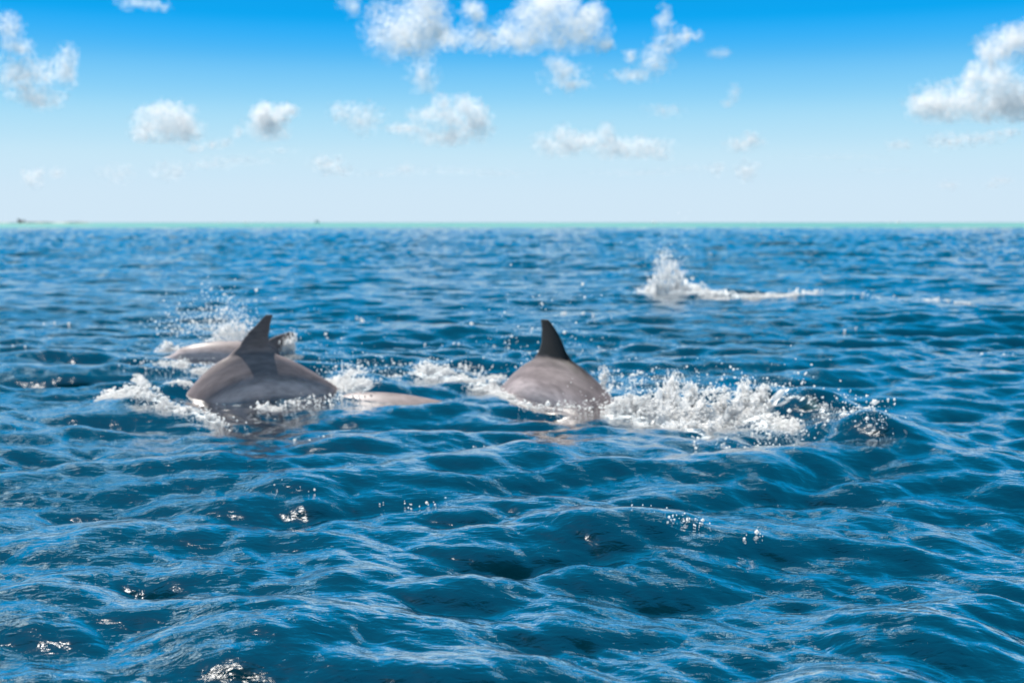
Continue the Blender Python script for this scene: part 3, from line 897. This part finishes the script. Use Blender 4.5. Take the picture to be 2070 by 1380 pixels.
    def build(self, label, big=False):
        P, S, r = np.concatenate(self.P), np.concatenate(self.S), self.r
        BV, BF = (ICO_V, ICO_F) if big else (OCT_V, OCT_F)
        n = len(P)
        org = P.mean(axis=0); org[2] = 0
        st = 0.75 + 0.5 * r.random((n, 1, 3))
        st = st * np.concatenate(self.K)[:, None, :]
        V_ = (BV[None] * S[:, None, None] * st + (P - org)[:, None]).reshape(-1, 3)
        F_ = (BF[None] + (np.arange(n) * len(BV))[:, None, None]).reshape(-1, 3)
        for tv, tf in self.T:
            F_ = np.concatenate([F_, tf + len(V_)]); V_ = np.concatenate([V_, tv - org])
        o = mesh_obj('splash', V_, F_, MAT_FOAM)
        o.location = org
        tag(o, label, 'splash', 'white water round the dolphins', kind='stuff')
        return o

s = Spray(1)
s.crest([(1240, 828), (1320, 838), (1400, 848), (1470, 838), (1525, 850)], 6000, 0.048, 0.053, 0.0052, thr=0.5)
s.crest([(1370, 862), (1420, 868), (1450, 850)], 2600, 0.04, 0.03, 0.005)
s.crest([(1540, 856), (1580, 866), (1610, 874)], 500, 0.03, 0.03, 0.005, clump=0.09)
for a_ in [(1265, 828, .20, .05, -.03), (1310, 832, .26, .09, -.02), (1352, 834, .18, .18, .03), (1400, 840, .28, .10, .02), (1430, 848, .22, .08, .05), (1500, 844, .14, .14, .02), (1530, 850, .18, .06, .06), (1380, 864, .22, .05, -.02), (1330, 844, .26, .07, .0)]:
    s.sheet(*a_, hole=0.47)
for a_ in [(1352, 822, .20, .03), (1362, 826, .17, .0), (1335, 826, .13, .05), (1400, 826, .12, -.02), (1508, 836, .15, .0), (1530, 840, .10, .05)]:
    s.jet(*a_, 260, 0.0036, 0.016)
s.cloud(1380, 836, 0.45, 0.2, 0.20, 420, 0.0036)
s.build('largest white splash, foaming on the crest beside the dolphin with the shade-black fin')

s = Spray(2)
s.beads([(1560, 862), (1680, 884), (1790, 904)], 90, 0.05, 0.05, 0.0046)
s.beads([(1740, 902), (1800, 912)], 24, 0.03, 0.03, 0.0048)
s.beads([(1460, 862), (1540, 880), (1620, 884)], 130, 0.035, 0.03, 0.0048)
s.crest([(1490, 822), (1580, 846), (1680, 866), (1760, 888)], 120, 0.012, 0.02, 0.0042, clump=0.1)
s.beads([(1560, 835), (1700, 868), (1790, 895)], 80, 0.05, 0.09, 0.005)
s.beads([(1500, 905), (1420, 890), (1600, 930)], 60, 0.1, 0.02, 0.005)
s.build('trail of glinting drops along the long crest beside the largest splash')

s = Spray(3)
s.crest([(212, 808), (270, 826), (350, 838), (440, 846)], 2600, 0.028, 0.024, 0.0048)
s.beads([(230, 812), (340, 838), (470, 848)], 260, 0.05, 0.04, 0.0048)
s.crest([(212, 806), (250, 818), (290, 826)], 1200, 0.028, 0.03, 0.0046)
s.build('ragged white foam on the bow wave beside the pale-banded dolphin')

s = Spray(4)
s.crest([(275, 770), (300, 790), (345, 800)], 1300, 0.02, 0.02, 0.0046, clump=0.05)
s.crest([(330, 752), (400, 758), (470, 752), (490, 742)], 1500, 0.05, 0.03, 0.0046, clump=0.07)
s.crest([(345, 795), (420, 808), (470, 812)], 900, 0.05, 0.01, 0.0046, clump=0.1)
s.beads([(270, 760), (380, 760), (480, 748)], 220, 0.09, 0.05, 0.0044)
s.build('thin lacy foam in the hollow ahead of the pale-banded dolphin')

s = Spray(5)
s.sheet(690, 792, .24, .05, .03, hole=.52)
s.crest([(650, 785), (690, 790), (735, 800)], 2200, 0.045, 0.03, 0.005)
s.crest([(530, 822), (590, 808), (650, 796)], 1500, 0.025, 0.015, 0.0046)
s.beads([(540, 826), (620, 815), (720, 808)], 260, 0.05, 0.05, 0.0046)
s.cloud(690, 786, 0.25, 0.15, 0.14, 200, 0.0042)
s.build('white froth where the pale-banded dolphin leaves the water at its tail')

s = Spray(6)
s.sheet(880, 770, .2, .06, .0, hole=.52)
s.crest([(850, 768), (880, 772), (925, 778)], 1500, 0.04, 0.04, 0.005)
s.crest([(920, 780), (960, 785), (1005, 795)], 900, 0.06, 0.02, 0.0048, clump=0.09)
s.beads([(700, 764), (850, 764), (1005, 776)], 300, 0.08, 0.08, 0.0048)
s.crest([(700, 766), (800, 768), (850, 768)], 500, 0.06, 0.02, 0.0045, clump=0.1)
s.crest([(950, 760), (1000, 768), (1010, 780)], 600, 0.05, 0.03, 0.0046, clump=0.1)
s.build('patch of foam and beads between the two arched dolphins')

s = Spray(7)
s.crest([(1000, 796), (1040, 812), (1075, 822)], 1200, 0.02, 0.015, 0.0046, clump=0.07)
s.beads([(1060, 826), (1150, 824), (1240, 822)], 160, 0.07, 0.04, 0.0046)
s.crest([(1150, 818), (1200, 812), (1235, 818)], 1000, 0.03, 0.015, 0.0044, clump=0.08)
s.cloud(1100, 760, 0.42, 0.3, 0.42, 230, 0.0046, 0.05)
s.beads([(1200, 780), (1260, 778), (1320, 785)], 140, 0.1, 0.08, 0.0044)
s.jet(1220, 778, .11, .0, 120, 0.0035, 0.01)
s.build('fine drops thrown up round the shade-black triangular fin')

s = Spray(8)
s.crest([(440, 708), (470, 710), (495, 712)], 1500, 0.07, 0.12, 0.006)
s.crest([(330, 708), (350, 706), (368, 702)], 700, 0.05, 0.04, 0.006)
s.cloud(430, 702, 0.34, 0.12, 0.30, 380, 0.0044, 0.12)
s.cloud(472, 708, 0.16, 0.12, 0.26, 700, 0.0046, 0.02)
s.cloud(390, 712, 0.25, 0.10, 0.22, 420, 0.0046, 0.14)
s.jet(585, 722, .13, .02, 260, 0.005, 0.022)
s.jet(577, 722, .08, -.01, 140, 0.005, 0.02)
s.beads([(600, 722), (660, 722), (720, 716)], 40, 0.15, 0.18, 0.0045)
s.build('veil of spray over the dolphin surfacing behind the pale-banded one')

s = Spray(9)
s.crest([(1302, 596), (1350, 598), (1420, 600)], 1000, 0.08, 0.06, 0.010, clump=0.12)
s.sheet(1350, 598, .5, .24, -.05, hole=.54, depth=.12)
s.sheet(1338, 598, .45, .52, -.02, hole=.56, depth=.10)
s.sheet(1375, 598, .45, .40, -.10, hole=.55, depth=.10)
s.jet(1345, 598, .60, -.02, 330, 0.0062, 0.07)
s.jet(1370, 598, .42, -.05, 330, 0.0062, 0.055)
s.jet(1328, 598, .45, .02, 200, 0.0062, 0.06)
s.cloud(1350, 598, 0.4, 0.3, 0.7, 200, 0.0055, 0.1)
s.build('tall plume of spray flung up on the open water')

s = Spray(10)
s.crest([(1420, 602), (1500, 606), (1600, 606), (1640, 604)], 1300, 0.08, 0.045, 0.009, clump=0.16)
s.sheet(1450, 603, .5, .06, .0, hole=.53, depth=.12)
s.sheet(1612, 605, .2, .14, .0, hole=.53, depth=.1)
s.beads([(1640, 604), (1720, 608), (1830, 610)], 50, 0.15, 0.05, 0.006)
s.crest([(1870, 608), (1910, 611), (1955, 614)], 90, 0.07, 0.03, 0.009, clump=0.2)
s.build('low line of broken water trailing from the tall plume')

s = Spray(11)  # white beads put on the open waves in place of sun sparkle
for px_, py_, n_ in [(540, 606, 26), (30, 716, 8), (640, 625, 5), (1390, 1082, 34), (1310, 1074, 8), (1540, 1100, 9), (840, 1020, 22), (600, 1003, 8), (1010, 690, 14), (900, 690, 12), (1250, 700, 14),
                      (760, 640, 8), (300, 640, 8), (1760, 665, 6), (2030, 716, 10), (640, 890, 8), (1000, 905, 6), (1450, 560, 6), (1990, 530, 6), (90, 650, 10), (1160, 640, 14)]:
    p_ = at(px_, py_); d_ = p_[1]
    s.beads([(px_ - 40, py_), (px_ + 40, py_ + 2)], int(n_ * 0.7) + 1, 0.007 * d_, 0.012, 0.0007 * min(d_, 12) + 0.0006)
s.build('white beads in place of sun sparkle, scattered over the wave crests')
